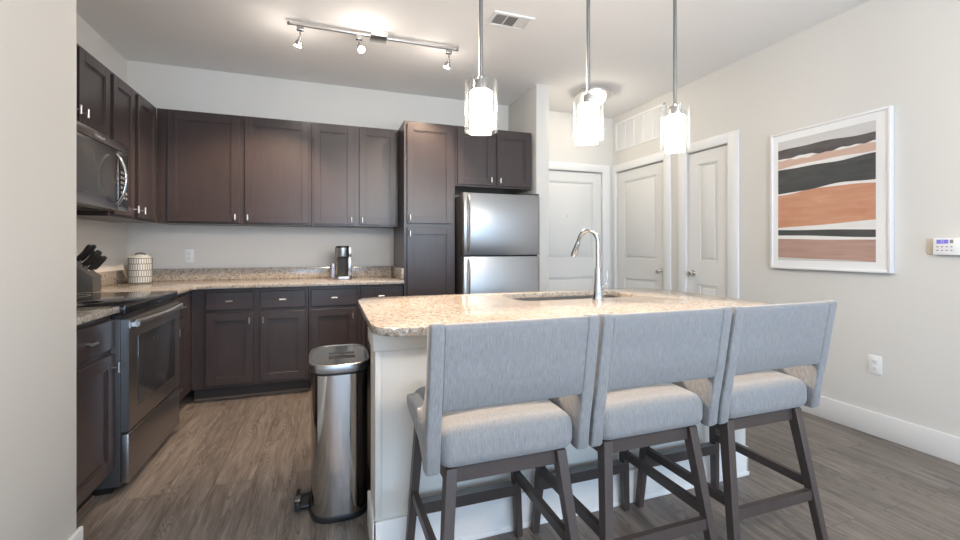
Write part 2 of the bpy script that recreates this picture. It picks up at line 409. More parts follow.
def panel_door(name, axis, wall, a0, a1, knob_side, hinge=True):
    """two-panel moulded door in the opening a0..a1"""
    m = MB(); d0, d1 = .012, .047; w = a1-a0; st = min(.115, w*.26)
    def b(p0, p1, z0, z1, t0, t1, bev=0):
        if axis == 'x': m.box(wall+t0, wall+t1, p0, p1, z0, z1, bev=bev)
        else: m.box(p0, p1, wall+t0, wall+t1, z0, z1, bev=bev)
    l, r = a0+.004, a1-.004; zb, zt = .010, DTOP-.007
    b(l, l+st, zb, zt, d0, d1); b(r-st, r, zb, zt, d0, d1)
    b(l+st, r-st, zt-.115, zt, d0, d1); b(l+st, r-st, .84, 1.045, d0, d1); b(l+st, r-st, zb, .25, d0, d1)
    for z0, z1 in ((.25, .84), (1.045, zt-.115)):
        b(l+st, r-st, z0, z1, d0+.012, d1-.002)
        b(l+st+.035, r-st-.035, z0+.035, z1-.035, d0+.003, d0+.0125, bev=.006)
        for q in ((l+st, l+st+.012, z0, z1), (r-st-.012, r-st, z0, z1), (l+st, r-st, z0, z0+.012), (l+st, r-st, z1-.012, z1)):
            b(*q, d0+.004, d0+.013, bev=.003)
    o = struct(m.build(name, 'door'))
    kp = (l+.055 if knob_side < 0 else r-.055)
    k = MB()
    P = (lambda t, z: (wall-t, kp, z)) if axis == 'x' else (lambda t, z: (kp, wall-t, z))
    k.tube([P(-d0, .94), P(-.006, .94)], .031, 20); k.tube([P(-.006, .94), P(.02, .94)], .011, 12)
    k.tube([P(.015, .94), P(.022, .94), P(.034, .94), P(.046, .94), P(.052, .94), P(.054, .94)], [.012, .022, .028, .026, .016, .004], 20)
    k.build('door_knob', 'nickel', o)
    if hinge:
        hp = r if knob_side < 0 else l
        for z in (.25, 1.05, 1.84):
            if axis == 'x': h = MB().tube([(wall-.004, hp, z-.045), (wall-.004, hp, z+.045)], .007, 10)
            else: h = MB().tube([(hp, wall-.004, z-.045), (hp, wall-.004, z+.045)], .007, 10)
            h.build('hinge', 'nickel', o)
    return o
e = panel_door('door_1', 'y', YB, DX0, DX1, -1)
pv = MB().tube([(2.612, YB+.013, 1.55), (2.612, YB+.006, 1.55)], .010, 14); pv.build('peephole', 'nickel', e)
panel_door('door_2', 'x', XR, A0, A1, -1)
panel_door('door_3', 'x', XR, B0, B1, 1)

# ================================================================== CABINETS
ZC = 0.897     # top of the stone
def shaker(m, Bx, a0, a1, z0, z1):
    r = 0.058
    t0, t1 = .0015, .0205
    Bx(m, a0, a0+r, t0, t1, z0, z1, .0015); Bx(m, a1-r, a1, t0, t1, z0, z1, .0015)
    Bx(m, a0+r, a1-r, t0, t1, z1-r, z1, .0015); Bx(m, a0+r, a1-r, t0, t1, z0, z0+r, .0015)
    Bx(m, a0+r, a1-r, t0, t0+.008, z0+r, z1-r, 0)
    g = .009
    for q in ((a0+r, a0+r+g, z0+r, z1-r), (a1-r-g, a1-r, z0+r, z1-r), (a0+r+g, a1-r-g, z0+r, z0+r+g), (a0+r+g, a1-r-g, z1-r-g, z1-r)):
        Bx(m, q[0], q[1], t0, t0+.013, q[2], q[3], 0)
def cabinet(name, label, side, face, a0, a1, z0, z1, depth, doors=(), drawers=(), toe=False, ends=(0, 0), group=None):
    """side 'back' faces -y, 'left' faces +x; a = coordinate along the run"""
    if side == 'back':
        def Bx(m, p0, p1, t0, t1, q0, q1, bev=0): m.box(p0, p1, face-t1, face-t0, q0, q1, bev=bev, seg=1)
        loc = ((a0+a1)/2, face+depth/2, z0 if not toe else 0)
        P = lambda a, t, z: (a, face-t, z)
    else:
        def Bx(m, p0, p1, t0, t1, q0, q1, bev=0): m.box(face+t0, face+t1, p0, p1, q0, q1, bev=bev, seg=1)
        loc = (face-depth/2, (a0+a1)/2, z0 if not toe else 0)
        P = lambda a, t, z: (face+t, a, z)
    t = thing(name, loc, label, 'cabinet', group)
    m = MB(); zb = 0.105 if toe else z0
    Bx(m, a0+.0005, a1-.0005, -depth, 0, zb, z1, .001); m.build('body', 'espresso', t)
    if toe:
        m = MB(); Bx(m, a0+.0005, a1-.0005, -depth, -.07, 0, .105); m.build('toe_kick', 'toe', t)
        m = MB(); Bx(m, a0+.0005, a1-.0005, -.0695, -.058, 0, .018, .003); m.build('shoe_moulding', 'moulding', t)
    def knob(par, a, z, vertical):
        k = MB(); k.tube([P(a, .0205, z), P(a, .046, z)], .0045, 10)
        if vertical: k.tube([P(a, .048, z-.024), P(a, .048, z+.024)], .0058, 12)
        else: k.tube([P(a-.024, .048, z), P(a+.024, .048, z)], .0058, 12)
        k.build('handle', 'nickel', par)
    for (d0, d1, q0, q1, ka, kz) in doors:
        m = MB(); shaker(m, Bx, d0, d1, q0, q1); d = m.build('door', 'espresso', t)
        knob(d, ka, kz, True)
    for (d0, d1, q0, q1) in drawers:
        m = MB(); Bx(m, d0, d1, .0015, .0205, q0, q1, .004); d = m.build('drawer', 'espresso', t)
        knob(d, (d0+d1)/2, (q0+q1)/2, False)
    return t
UZ0, UZ1 = 1.372, 2.280
XF = -1.282      # left uppers face
YU = 4.053       # back uppers face
dz0, dz1 = 1.388, 2.256
RY0, RY1 = 2.505, 3.260
cabinet('wall_cabinet', 'small dark wood wall cabinet with two doors directly above the microwave', 'left', XF, RY0, RY1-.001, 1.812, UZ1, XF-XL-.001,
        [(2.520, 2.868, 1.828, dz1, 2.843, 1.905), (2.892, 3.238, 1.828, dz1, 2.917, 1.905)])
cabinet('wall_cabinet', 'tall narrow dark wood wall cabinet between the microwave and the back corner', 'left', XF, RY1+.001, YU, UZ0, UZ1, XF-XL-.001,
        [(3.284, 3.596, dz0, dz1, 3.575, 1.44), (3.655, 3.985, dz0, dz1, 3.690, 1.44)])
cabinet('wall_cabinet', 'widest dark wood wall cabinet on the back wall, above the wall outlet', 'back', YU, XF+.001, -0.146, UZ0, UZ1, YB-YU-.001,
        [(-1.205, -0.703, dz0, dz1, -0.728, 1.43), (-0.661, -0.163, dz0, dz1, -0.636, 1.43)])
cabinet('wall_cabinet', 'dark wood wall cabinet with two narrow doors above the coffee maker', 'back', YU, -0.144, 0.612, UZ0, UZ1, YB-YU-.001,
        [(-0.126, 0.218, dz0, dz1, 0.193, 1.43), (0.262, 0.594, dz0, dz1, 0.287, 1.43)])
YT = 3.735
cabinet('pantry_cabinet', 'full-height dark wood pantry cabinet beside the refrigerator', 'back', YT, 0.614, 1.074, 0, UZ1, YB-YT-.001,
        [(0.640, 1.048, .13, 1.352, 0.662, 1.30), (0.640, 1.048, 1.392, dz1, 0.662, 1.44)], toe=True)
cabinet('wall_cabinet', 'short deep dark wood cabinet mounted above the refrigerator', 'back', YT, 1.076, 1.838, 1.735, UZ1, YB-YT-.001,
        [(1.094, 1.437, 1.752, dz1, 1.412, 1.80), (1.477, 1.820, 1.752, dz1, 1.502, 1.80)])
# base units
YBF, XBF = 3.765, -0.975
zd0, zd1, zw0, zw1 = .130, .675, .700, .838
cabinet('base_cabinet', 'dark wood base cabinet in the foreground, left of the oven range', 'left', XBF, NY+.003, RY0-.004, 0, .865, XBF-XL-.001,
        [(1.995, 2.490, zd0, zd1, 2.462, .615)], [(1.995, 2.490, zw0, zw1)], toe=True)
cabinet('base_cabinet', 'narrow dark wood base cabinet squeezed between the oven range and the corner', 'left', XBF, RY1+.004, YBF-.001, 0, .865, XBF-XL-.001,
        [(3.305, 3.585, zd0, zd1, 3.330, .615)], [(3.305, 3.585, zw0, zw1)], toe=True)
cabinet('base_cabinet', 'wide dark wood base cabinet under the back counter, starting at the corner', 'back', YBF, XBF+.002, -0.156, 0, .865, YB-YBF-.001,
        [(-0.876, -0.553, zd0, zd1, -0.578, .615), (-0.508, -0.176, zd0, zd1, -0.483, .615)],
        [(-0.876, -0.553, zw0, zw1), (-0.508, -0.176, zw0, zw1)], toe=True)
cabinet('base_cabinet', 'dark wood base cabinet under the coffee maker, next to the pantry', 'back', YBF, -0.154, 0.612, 0, .865, YB-YBF-.001,
        [(-0.136, 0.215, zd0, zd1, 0.190, .615), (0.262, 0.594, zd0, zd1, 0.287, .615)],
        [(-0.136, 0.225, zw0, zw1), (0.252, 0.594, zw0, zw1)], toe=True)

# ================================================================== COUNTERTOPS
XC, YC = -0.938, 3.715
c = thing('countertop', (-0.3, 4.0, .866), 'L-shaped speckled beige granite countertop along the back wall and corner', 'countertop')
MB().prism([(XL+.001, RY1+.004), (XC, RY1+.004), (XC, YC-.02), (XC+.02, YC), (0.612, YC), (0.612, YB-.001), (XL+.001, YB-.001)], .866, ZC, 'z', bev=.004).build('slab', 'granite', c)
sp = MB(); sp.box(XL+.022, 0.590, YB-.022, YB-.001, ZC, 0.998, bev=.002).box(XL+.001, XL+.021, RY1+.004, YB-.001, ZC, 0.998, bev=.002).box(0.591, 0.612, YC+.012, YB-.001, ZC, 0.998, bev=.002)
sp.build('backsplash', 'granite', c)
c = thing('countertop', (-1.25, 2.2, .866), 'short speckled granite countertop in the foreground left of the range', 'countertop')
MB().box(XL+.001, XC, NY+.002, RY0-.004, .866, ZC, bev=.004).build('slab', 'granite', c)
MB().box(XL+.001, XL+.021, NY+.002, RY0-.004, ZC, 0.998, bev=.002).build('backsplash', 'granite', c)

# ================================================================== RANGE
r = thing('oven_range', (-1.25, 2.9, 0), 'freestanding dark stainless electric range with glass cooktop between the base cabinets', 'range')
y0, y1 = RY0, RY1
xb = -0.938
B(XL+.03, xb, y0, y1, .035, .832, bev=.002).build('body', 'sidegrey', r)
B(XL+.05, xb-.04, y0+.02, y1-.02, 0, .035).build('plinth', 'black', r)
B(XL+.03, xb+.022, y0, y1, .852, .901, bev=.008, seg=3).build('cooktop', 'blackglass', r)
B(XL+.03, xb-.004, y0+.004, y1-.004, .832, .852).build('vent_strip', 'black', r)
for cx, cy, rr in ((-1.10, 2.72, .10), (-1.40, 2.72, .075), (-1.10, 3.08, .075), (-1.40, 3.08, .10)):
    MB().lathe((cx, cy, .9011), [(rr-.0015, 0), (rr, .0002), (rr+.0015, 0)], 40).build('burner_ring', 'greyslot', r)
xd = xb+.033
d = B(xb+.001, xd, y0+.003, y1-.003,   .292, .830, bev=.005).build('oven_door', 'darksteel', r)
B(xd-.001, xd+.003, y0+.105, y1-.105, .385, .735, bev=.002).build('oven_window', 'ovenglass', d)
B(xb+.0015, xd+.0005, y0+.0015, y0+.0035, .292, .830).build('edge_trim', 'steel', d)
h = MB(); pts = []
for i in range(13):
    s_ = i/12; yy = y0+.035+(y1-y0-.07)*s_; pts.append((xd+.020+.022*math.sin(math.pi*s_), yy, .805))
h.tube(pts, .019, 14, flat=(1.0, .4)); h.box(xd, xd+.03, y0+.04, y0+.06, .79, .81); h.box(xd, xd+.03, y1-.06, y1-.04, .79, .81)
h.build('handle', 'nickel', d)
B(xb+.001, xd-.001, y0+.003, y1-.003, .045, .280, bev=.005).build('storage_drawer', 'darksteel', r)
bk = MB(); bk.box(XL+.002, XL+.03, y0+.004, y1-.004, .035, .93); bk.build('rear_panel', 'sidegrey', r)

# ================================================================== MICROWAVE
mx = -1.178
m_ = thing('microwave', (-1.38, 2.9, 1.40), 'over-the-range stainless microwave mounted beneath the small wall cabinet', 'microwave')
B(XL+.002, mx-.030, y0+.002, y1-.002, 1.402, 1.808, bev=.003).build('body', 'sidegrey', m_)
un = MB()
for k in range(10): un.box(mx-.30, mx-.10, y0+.08+k*.06, y0+.10+k*.06, 1.398, 1.4025)
un.build('underside_vent', 'black', m_)
B(mx-.029, mx, y0+.002, y1-.002, 1.755, 1.806, bev=.003).build('top_grille', 'midsteel', m_)
yd = 3.120
d = B(mx-.029, mx, y0+.002, yd-.002, 1.402, 1.752, bev=.004).build('microwave_door', 'midsteel', m_)
B(mx-.001, mx+.003, y0+.03, yd-.05, 1.465, 1.735, bev=.001).build('window', 'mwglass', d)
h = MB(); pts = []
for i in range(15):
    s_ = i/14; pts.append((mx+.006+.046*math.sin(math.pi*s_)**.8, yd-.03, 1.43+.295*s_))
h.tube(pts, .010, 12, flat=(.8, 1.3)); h.build('handle', 'chrome', d)
p = B(mx-.029, mx, yd+.001, y1-.002, 1.402, 1.752, bev=.003).build('control_panel', 'midsteel', m_)
B(mx-.001, mx+.0025, yd+.012, y1-.012, 1.42, 1.735, bev=.001).build('button_panel', 'blackglass', p)
bt = MB()
for i in range(3):
    for j in range(6): bt.box(mx+.0025, mx+.0035, yd+.028+i*.032, yd+.048+i*.032, 1.47+j*.03, 1.485+j*.03)
bt.build('keypad', 'print_text', p)
def text_obj(body, size, loc, rot, mt, parent, name, depth=.0004, align='CENTER'):
    cu = bpy.data.curves.new(name, 'FONT'); cu.body = body; cu.size = size; cu.extrude = depth; cu.align_x = align; cu.align_y = 'CENTER'
    to = bpy.data.objects.new(name+'_tmp', cu); COL.objects.link(to)
    dg = bpy.context.evaluated_depsgraph_get(); me = bpy.data.meshes.new_from_object(to.evaluated_get(dg))
    bpy.data.objects.remove(to); me.materials.clear(); me.materials.append(M[mt])
    off = root_loc(parent); me.transform(Matrix.Translation(Vector(loc)-off) @ rot.to_matrix().to_4x4())
    o = bpy.data.objects.new(name, me); COL.objects.link(o); o.parent = parent; return o
from mathutils import Euler
text_obj('Whirlpool', .026, (mx+.0006, 2.905, 1.780), Euler((math.pi/2, 0, math.pi/2)), 'badge', m_, 'brand_badge')

# ================================================================== REFRIGERATOR
fx0, fx1, fy = 1.096, 1.852, 3.575
f = thing('refrigerator', (1.474, 3.95, 0), 'stainless top-freezer refrigerator between the pantry and the partition wall', 'refrigerator')
B(fx0+.002, fx1-.002, fy+.062, YB-.06, .03, 1.640, bev=.004).build('body', 'sidegrey', f)
B(fx0+.03, fx1-.03, fy+.10, YB-.08, 0, .03).build('base_grille', 'black', f)
def fdoor(name, z0, z1, hz0, hz1):
    m = MB(); R = .028; n = 6; pts = []
    for i in range(n+1): a = math.pi+math.pi/2*i/n; pts.append((fx0+R+R*math.cos(a), fy+R+R*math.sin(a)))
    for i in range(n+1): a = 1.5*math.pi+math.pi/2*i/n; pts.append((fx1-R+R*math.cos(a), fy+R+R*math.sin(a)))
    pts += [(fx1, fy+.058), (fx0, fy+.058)]
    m.prism(pts, z0, z1, 'z', bev=.004); d = m.build(name, 'steel', f)
    g = B(fx0+.006, fx1-.006, fy+.0582, fy+.0615, z0+.004, z1-.004).build('gasket', 'black', d)
    h = MB(); pts = []
    for i in range(17):
        s_ = i/16; o = .038*(1-abs(2*s_-1)**6); pts.append((fx0+.052, fy-.004-o, hz0+(hz1-hz0)*s_))
    h.tube(pts, .016, 16, flat=(1.0, .55)); h.build('handle', 'nickel', d)
fdoor('freezer_door', 1.112, 1.660, 1.145, 1.63)
fdoor('fridge_door', .055, 1.100, .50, 1.075)
B(fx1-.10, fx1-.01, fy+.01, fy+.09, 1.6605, 1.678, bev=.006).build('hinge_cover', 'sidegrey', f)

# ================================================================== ISLAND
IX0, IX1, IY0, IY1, IYC = 0.168, 2.035, 1.655, 1.875, 2.440
isl = thing('kitchen_island', (1.1, 2.05, 0), 'large kitchen island with cream half wall and dark cabinet back under the pendants', 'island')
MB().box(IX0, IX1, IY0, IY1, 0, .8655).build('half_wall', 'panel', isl)
ap = MB(); ap.box(IX0-.012, IX1+.012, IY0-.018, IY0-.0005, .788, .8655, bev=.003).box(IX0-.012, IX0-.0005, IY0, IY1, .788, .8655, bev=.003).box(IX1+.0005, IX1+.012, IY0, IY1, .788, .8655, bev=.003)
ap.box(IX0-.004, IX0+.020, IY0-.007, IY0-.0005, .15, .788, bev=.002).box(IX1-.09, IX1+.004, IY0-.007, IY0-.0005, .15, .788, bev=.002)
ap.build('apron', 'panel', isl)
bb = MB(); bb.box(IX0-.012, IX1+.012, IY0-.015, IY0-.0005, 0, .148, bev=.003).box(IX0-.014, IX0-.0005, IY0-.015, IY1, 0, .148, bev=.003).box(IX1+.0005, IX1+.014, IY0-.015, IY1, 0, .148, bev=.003)
bb.box(IX0-.017, IX1+.017, IY0-.019, IY0-.014, 0, .02, bev=.002)
bb.build('baseboard', 'trim', isl)
cb = MB(); ca, cb_ = IX0+.018, IX1-.018   # hollow so that the sink bowl sits free inside
cb.box(ca, ca+.02, IY1+.001, IYC, .10, .8655).box(cb_-.02, cb_, IY1+.001, IYC, .10, .8655).box(ca+.02, cb_-.02, IYC-.02, IYC, .10, .8655).box(ca+.02, cb_-.02, IY1+.001, IYC-.02, .10, .12)
cb.build('cabinet_body', 'espresso', isl)
B(ca, cb_, IY1+.001, IYC-.07, 0, .0995).build('toe_kick', 'toe', isl)
nd = 4; wd = (cb_-ca)/nd
for i in range(nd):
    m = MB(); shaker(m, lambda m, p0, p1, t0, t1, q0, q1, bev=0: m.box(p0, p1, IYC+t0, IYC+t1, q0, q1, bev=bev, seg=1), ca+i*wd+.01, ca+(i+1)*wd-.01, .13, .84)
    dd = m.build('door', 'espresso', isl)
    hx = ca+(i+1)*wd-.04 if i % 2 == 0 else ca+i*wd+.04
    k = MB(); k.tube([(hx, IYC+.0205, .78), (hx, IYC+.046, .78)], .0045, 10); k.tube([(hx, IYC+.048, .756), (hx, IYC+.048, .804)], .0058, 12); k.build('handle', 'nickel', dd)
# stone top with the sink cut-out
TX0, TX1, TY0, TY1, TR = 0.144, 2.120, 1.485, 2.480, .12
SX0, SX1, SY0, SY1 = 0.955, 1.72, 2.03, 2.39
def rrect(x0, x1, y0, y1, R, n=8):
    p = []
    for cx, cy, a0 in ((x1-R, y0+R, -90), (x1-R, y1-R, 0), (x0+R, y1-R, 90), (x0+R, y0+R, 180)):
        for i in range(n+1): a = math.radians(a0+90*i/n); p.append((cx+R*math.cos(a), cy+R*math.sin(a)))
    return p
def ring_prism(m, outer, inner, z0, z1, bev=.004):
    n = len(outer); lay = []
    for pts, z in ((outer, z0), (outer, z1), (inner, z1), (inner, z0)): lay.append([m.bm.verts.new((p[0], p[1], z)) for p in pts])
    fs = []
    for a, b in ((0,1), (1,2), (2,3), (3,0)):
        for i in range(n): fs.append(m.bm.faces.new((lay[a][i], lay[a][(i+1)%n], lay[b][(i+1)%n], lay[b][i])))
    bmesh.ops.recalc_face_normals(m.bm, faces=fs)
    if bev:
        es = [e for e in m.bm.edges if len(e.link_faces) == 2 and e.calc_face_angle(0) > 1.2]
        bmesh.ops.bevel(m.bm, geom=es, offset=bev, segments=2, profile=.5, affect='EDGES')
tp = MB(); ring_prism(tp, rrect(TX0, TX1, TY0, TY1, TR), rrect(SX0, SX1, SY0, SY1, .06), .866, ZC)
tag(tp.build('island_countertop', 'granite'), 'large speckled granite slab with rounded corners topping the kitchen island', 'countertop')
# sink
s_t = thing('kitchen_sink', (1.345, 2.21, .66), 'undermount stainless sink bowl set into the island countertop', 'sink')
sk = MB(); o_ = rrect(SX0-.012, SX1+.012, SY0-.012, SY1+.012, .065); i_ = rrect(SX0+.004, SX1-.004, SY0+.004, SY1-.004, .055); b_ = rrect(SX0+.03, SX1-.03, SY0+.03, SY1-.03, .06)
lay = [[sk.bm.verts.new((p[0], p[1], z)) for p in pts] for pts, z in ((b_, .66), (o_, .70), (o_, .8655), (i_, .8655), (i_, .70), (b_, .672))]
fs = [sk.bm.faces.new(lay[0]), sk.bm.faces.new(lay[-1])]
for a, b in zip(lay, lay[1:]):
    for i in range(len(a)): fs.append(sk.bm.faces.new((a[i], a[(i+1)%len(a)], b[(i+1)%len(a)], b[i])))
bmesh.ops.recalc_face_normals(sk.bm, faces=fs); sk.build('bowl', 'steel', s_t)
MB().lathe((1.345, 2.21, .6725), [(0, 0), (.03, 0), (.035, .004), (.045, .004), (.045, 0)], 24).build('drain', 'chrome', s_t)
# faucet
FX, FY = 1.362, 1.968
fa = thing('kitchen_faucet', (FX, FY, ZC), 'tall curved chrome pull-down faucet beside the island sink', 'faucet')
MB().lathe((FX, FY, ZC), [(0, 0), (.030, 0), (.030, .006), (.0265, .012), (.023, .06), (.0175, .13), (.0155, .17), (0, .17)], 28).build('faucet_base', 'chrome', fa)
dv = Vector((-0.52, 0.85, 0)).normalized(); pts = [Vector((FX, FY, ZC+.168)), Vector((FX, FY, ZC+.22)), Vector((FX, FY, ZC+.290))]
RR = .055; cc = Vector((FX, FY, ZC+.306))+dv*RR
for i in range(17):
    a = math.pi-math.radians(160)*i/16; pts.append(cc+dv*RR*math.cos(a)+Vector((0,0,1))*RR*1.2*math.sin(a))
last = pts[-1]; dirn = (pts[-1]-pts[-2]).normalized(); pts.append(last+dirn*.02)
MB().tube(pts, .0115, 16).build('spout', 'chrome', fa)
q = last+dirn*.018
MB().tube([q, q+dirn*.010, q+dirn*.075, q+dirn*.088], [.0118, .0135, .0165, .015], 18).build('spray_head', 'chrome', fa)
lv = MB(); lv.tube([(FX+.015, FY, ZC+.062), (FX+.055, FY-.004, ZC+.078)], .011, 14); lv.tube([(FX+.052, FY-.004, ZC+.076), (FX+.056, FY-.004, ZC+.10), (FX+.057, FY-.004, ZC+.155)], [.006, .0042, .0035], 10)
lv.build('lever', 'chrome', fa)

# ================================================================== BAR STOOLS
SYC = 1.38
def make_stool(label):
    t = thing('counter_stool', (0, SYC, 0), label, 'stool', 'upholstered counter stools along the island')
    hw, tk = .257, .040
    # side wings: leaning post that sweeps forward along the seat
    for sgn in (-1, 1):
        m = MB()
        prof = [(1.085, .962), (1.088, .970), (1.098, .974), (1.122, .972), (1.134, .962), (1.150, .860), (1.164, .790), (1.186, .745), (1.220, .712), (1.275, .692),
                (1.40, .684), (1.452, .680), (1.462, .670), (1.462, .652), (1.430, .636), (1.330, .622), (1.250, .600), (1.216, .575), (1.200, .556), (1.185, .547), (1.158, .547), (1.148, .556), (1.138, .640), (1.116, .760)]
        xa, xb_ = (hw-tk, hw) if sgn > 0 else (-hw, -hw+tk)
        m.prism(prof, xa, xb_, 'x', bev=.007, seg=3); w_ = m.build('side_wing', 'fabric', t, smooth=60)
    # back panel
    m = MB(); n = 12; hwp = hw-tk-.0005
    def yl(z): return 1.085+(.962-z)*(.050/.322)
    rows = []
    prof = [(.732, 0), (.722, .010), (.722, .036), (.732, .046)]
    out = [(yl(z)+.004+d_, z) for z, d_ in [(.735, 0), (.82, 0), (.90, 0), (.955, 0), (.966, .004), (.970, .012), (.968, .034), (.958, .044), (.88, .046), (.80, .046), (.738, .046), (.728, .038), (.724, .024), (.727, .008)]]
    m.prism([(p[0], p[1]) for p in out], -hwp, hwp, 'x'); bpn = m.build('back_panel', 'fabric', t, smooth=60)
    # seat cushion
    m = MB(); m.box(-hwp, hwp, 1.152, 1.600, .547, .660, bev=.040, seg=6)
    for k in range(-3, 4):
        g = list(m.bm.verts)+list(m.bm.edges)+list(m.bm.faces)
        bmesh.ops.bisect_plane(m.bm, geom=g, plane_co=(k*.06, 0, 0), plane_no=(1, 0, 0))
    for k in range(6):
        g = list(m.bm.verts)+list(m.bm.edges)+list(m.bm.faces)
        bmesh.ops.bisect_plane(m.bm, geom=g, plane_co=(0, 1.22+k*.066, 0), plane_no=(0, 1, 0))
    for v in m.bm.verts:
        if v.co.z > .64:
            fx = 1-(v.co.x/.217)**2; fyy = 1-((v.co.y-1.386)/.214)**2
            v.co.z += .014*max(fx, 0)**.6*max(fyy, 0)**.6
    m.build('seat', 'fabric', t, smooth=60)
    # wooden frame
    m = MB(); zt, zb = .5465, .497
    m.box(-.19, .19, 1.190, 1.212, zb, zt, bev=.002, seg=1).box(-.20, .20, 1.555, 1.577, zb, zt, bev=.002, seg=1)
    m.box(-.192, -.170, 1.212, 1.555, zb, zt, bev=.002, seg=1).box(.170, .192, 1.212, 1.555, zb, zt, bev=.002, seg=1)
    m.build('apron', 'stoolwood', t)
    def leg(sx, rear):
        m = MB()
        if rear: c1, c0 = (sx*.176, 1.196, .5465), (sx*.228, 1.108, 0)
        else: c1, c0 = (sx*.186, 1.578, .5465), (sx*.226, 1.606, 0)
        m.frustum(c0, .0135, .0145, c1, .0165, .021, bev=.002); return m.build('leg', 'stoolwood', t)
    def at(sx, rear, z):
        s_ = z/.5465
        if rear: return Vector((sx*(.228-.052*s_), 1.108+.088*s_, z))
        return Vector((sx*(.226-.040*s_), 1.606-.044*s_, z))
    for sx in (-1, 1):
        for rear in (True, False): leg(sx, rear)
    def bar(a, b, hz, hd, name, mt='stoolwood'):
        dvec = (b-a).normalized(); sd = dvec.cross(Vector((0,0,1))).normalized(); m = MB(); vs = []
        for c_ in (a, b): vs.append([m.bm.verts.new(c_+sd*i*hd+Vector((0,0,1))*j*hz) for i, j in ((-1,-1),(1,-1),(1,1),(-1,1))])
        fs = [m.bm.faces.new(vs[0]), m.bm.faces.new(vs[1])]
        for i in range(4): fs.append(m.bm.faces.new((vs[0][i], vs[0][(i+1)%4], vs[1][(i+1)%4], vs[1][i])))
        bmesh.ops.recalc_face_normals(m.bm, faces=fs)
        return m.build(name, mt, t)
    bar(at(-1, True, .225), at(1, True, .225), .019, .010, 'stretcher')
    for sx in (-1, 1): bar(at(sx, True, .262), at(sx, False, .262), .017, .010, 'stretcher')
    fr = bar(at(-1, False, .205), at(1, False, .205), .022, .013, 'footrest')
    a, b = at(-1, False, .205), at(1, False, .205)
    mm = B(a.x+.024, b.x-.024, a.y-.0155, a.y+.0155, .2275, .2305); k = mm.build('kick_plate', 'rod', fr); k['label'] = 'metal kick plate on the footrest'
    return t
def children(o): return [c for c in bpy.data.objects if c.parent == o]
def copy_tree(o, parent=None):
    kids = children(o); c_ = o.copy(); COL.objects.link(c_); c_.parent = parent
    for ch in kids: copy_tree(ch, c_)
    return c_
labels = ['grey-beige upholstered counter stool nearest the steel trash can', 'middle grey-beige upholstered counter stool of the row of three', 'grey-beige upholstered counter stool at the far end, nearest the wall outlet']
st0 = make_stool(labels[0])
stools = [st0, copy_tree(st0), copy_tree(st0)]
for o, x, lb in zip(stools, (0.506, 1.031, 1.558), labels): o.location.x = x; o['label'] = lb

# ================================================================== TRASH CAN
tx0, tx1, ty0, ty1 = -0.085, 0.180, 1.932, 2.345
def can(x0, x1, y0, y1, n=72, e=3.6):
    p = []
    for i in range(n):
        a = 2*math.pi*i/n; c_, s_ = math.cos(a), math.sin(a)
        p.append(((x0+x1)/2+(x1-x0)/2*math.copysign(abs(c_)**(2/e), c_), (y0+y1)/2+(y1-y0)/2*math.copysign(abs(s_)**(2/e), s_)))
    return p
t = thing('trash_can', (.03, 2.145, 0), 'slim stainless steel step trash can against the island end', 'trash can')
MB().prism(can(tx0+.004, tx1-.004, ty0+.004, ty1-.004), 0, .028, 'z', bev=.004).build('base_ring', 'black', t)
MB().prism(can(tx0+.008, tx1-.008, ty0+.008, ty1-.008), .028, .628, 'z').build('body', 'steel_h', t, smooth=60)
MB().prism(can(tx0+.006, tx1-.006, ty0+.006, ty1-.006), .628, .638, 'z').build('collar', 'black', t, smooth=60)
ld = MB(); ring_prism(ld, can(tx0-.002, tx1+.002, ty0-.002, ty1+.002), can(tx0+.010, tx1-.010, ty0+.010, ty1-.010), .638, .674, .003)
rim = ld.build('lid_rim', 'steel', t, smooth=50)
pl = MB(); pl.prism(can(tx0+.0105, tx1-.0105, ty0+.0105, ty1-.0105), .650, .671, 'z')
lid = pl.build('lid', 'lid', t)
B(tx0+.085, tx1-.065, ty0+.13, ty0+.25, .6712, .6722, bev=.0004).build('lid_inlay', 'ovenglass', lid)
pd = MB(); pd.box(tx0-.052, tx0+.006, 2.055, 2.165, .020, .032, bev=.004).box(tx0-.056, tx0-.036, 2.045, 2.175, .014, .052, bev=.006); ped = pd.build('pedal', 'black', t)
B(tx0-.058, tx0-.034, 2.060, 2.105, .0525, .056, bev=.001).build('pedal_pad', 'steel', ped)

# ================================================================== PENDANTS
PYY = 1.70
def make_pendant(label):
    p = thing('pendant_light', (0, PYY, HC), label, 'pendant light', 'glass cylinder pendants over the island')
    MB().lathe((0, PYY, HC), [(0, -.022), (.055, -.022), (.062, -.016), (.062, 0), (0, 0)], 32).build('canopy', 'nickel', p)
    MB().tube([(0, PYY, HC-.022), (0, PYY, 1.895)], .0085, 12).build('rod', 'rod', p)
    cp = MB(); cp.lathe((0, PYY, 1.8285), [(0, 0), (.031, 0), (.031, .040), (.029, .046), (.012, .052), (.012, .062), (0, .062)], 28)
    for k in range(3):
        a = k*2*math.pi/3+.5; cp.tube([(.037*math.cos(a), PYY+.037*math.sin(a), 1.830), (.037*math.cos(a), PYY+.037*math.sin(a), 1.886)], .0022, 8)
    cp.build('socket_cap', 'midsteel', p)
    MB().lathe((0, PYY, 0), [(.062, 1.660), (.065, 1.658), (.068, 1.660), (.068, 1.868), (.065, 1.870), (.062, 1.868)], 48, close=True).build('glass_shade', 'glass', p)
    MB().lathe((0, PYY, 0), [(0, 1.672), (.043, 1.672), (.046, 1.676), (.046, 1.822), (.042, 1.828), (0, 1.828)], 40).build('frosted_shade', 'shade_glow', p)
    return p
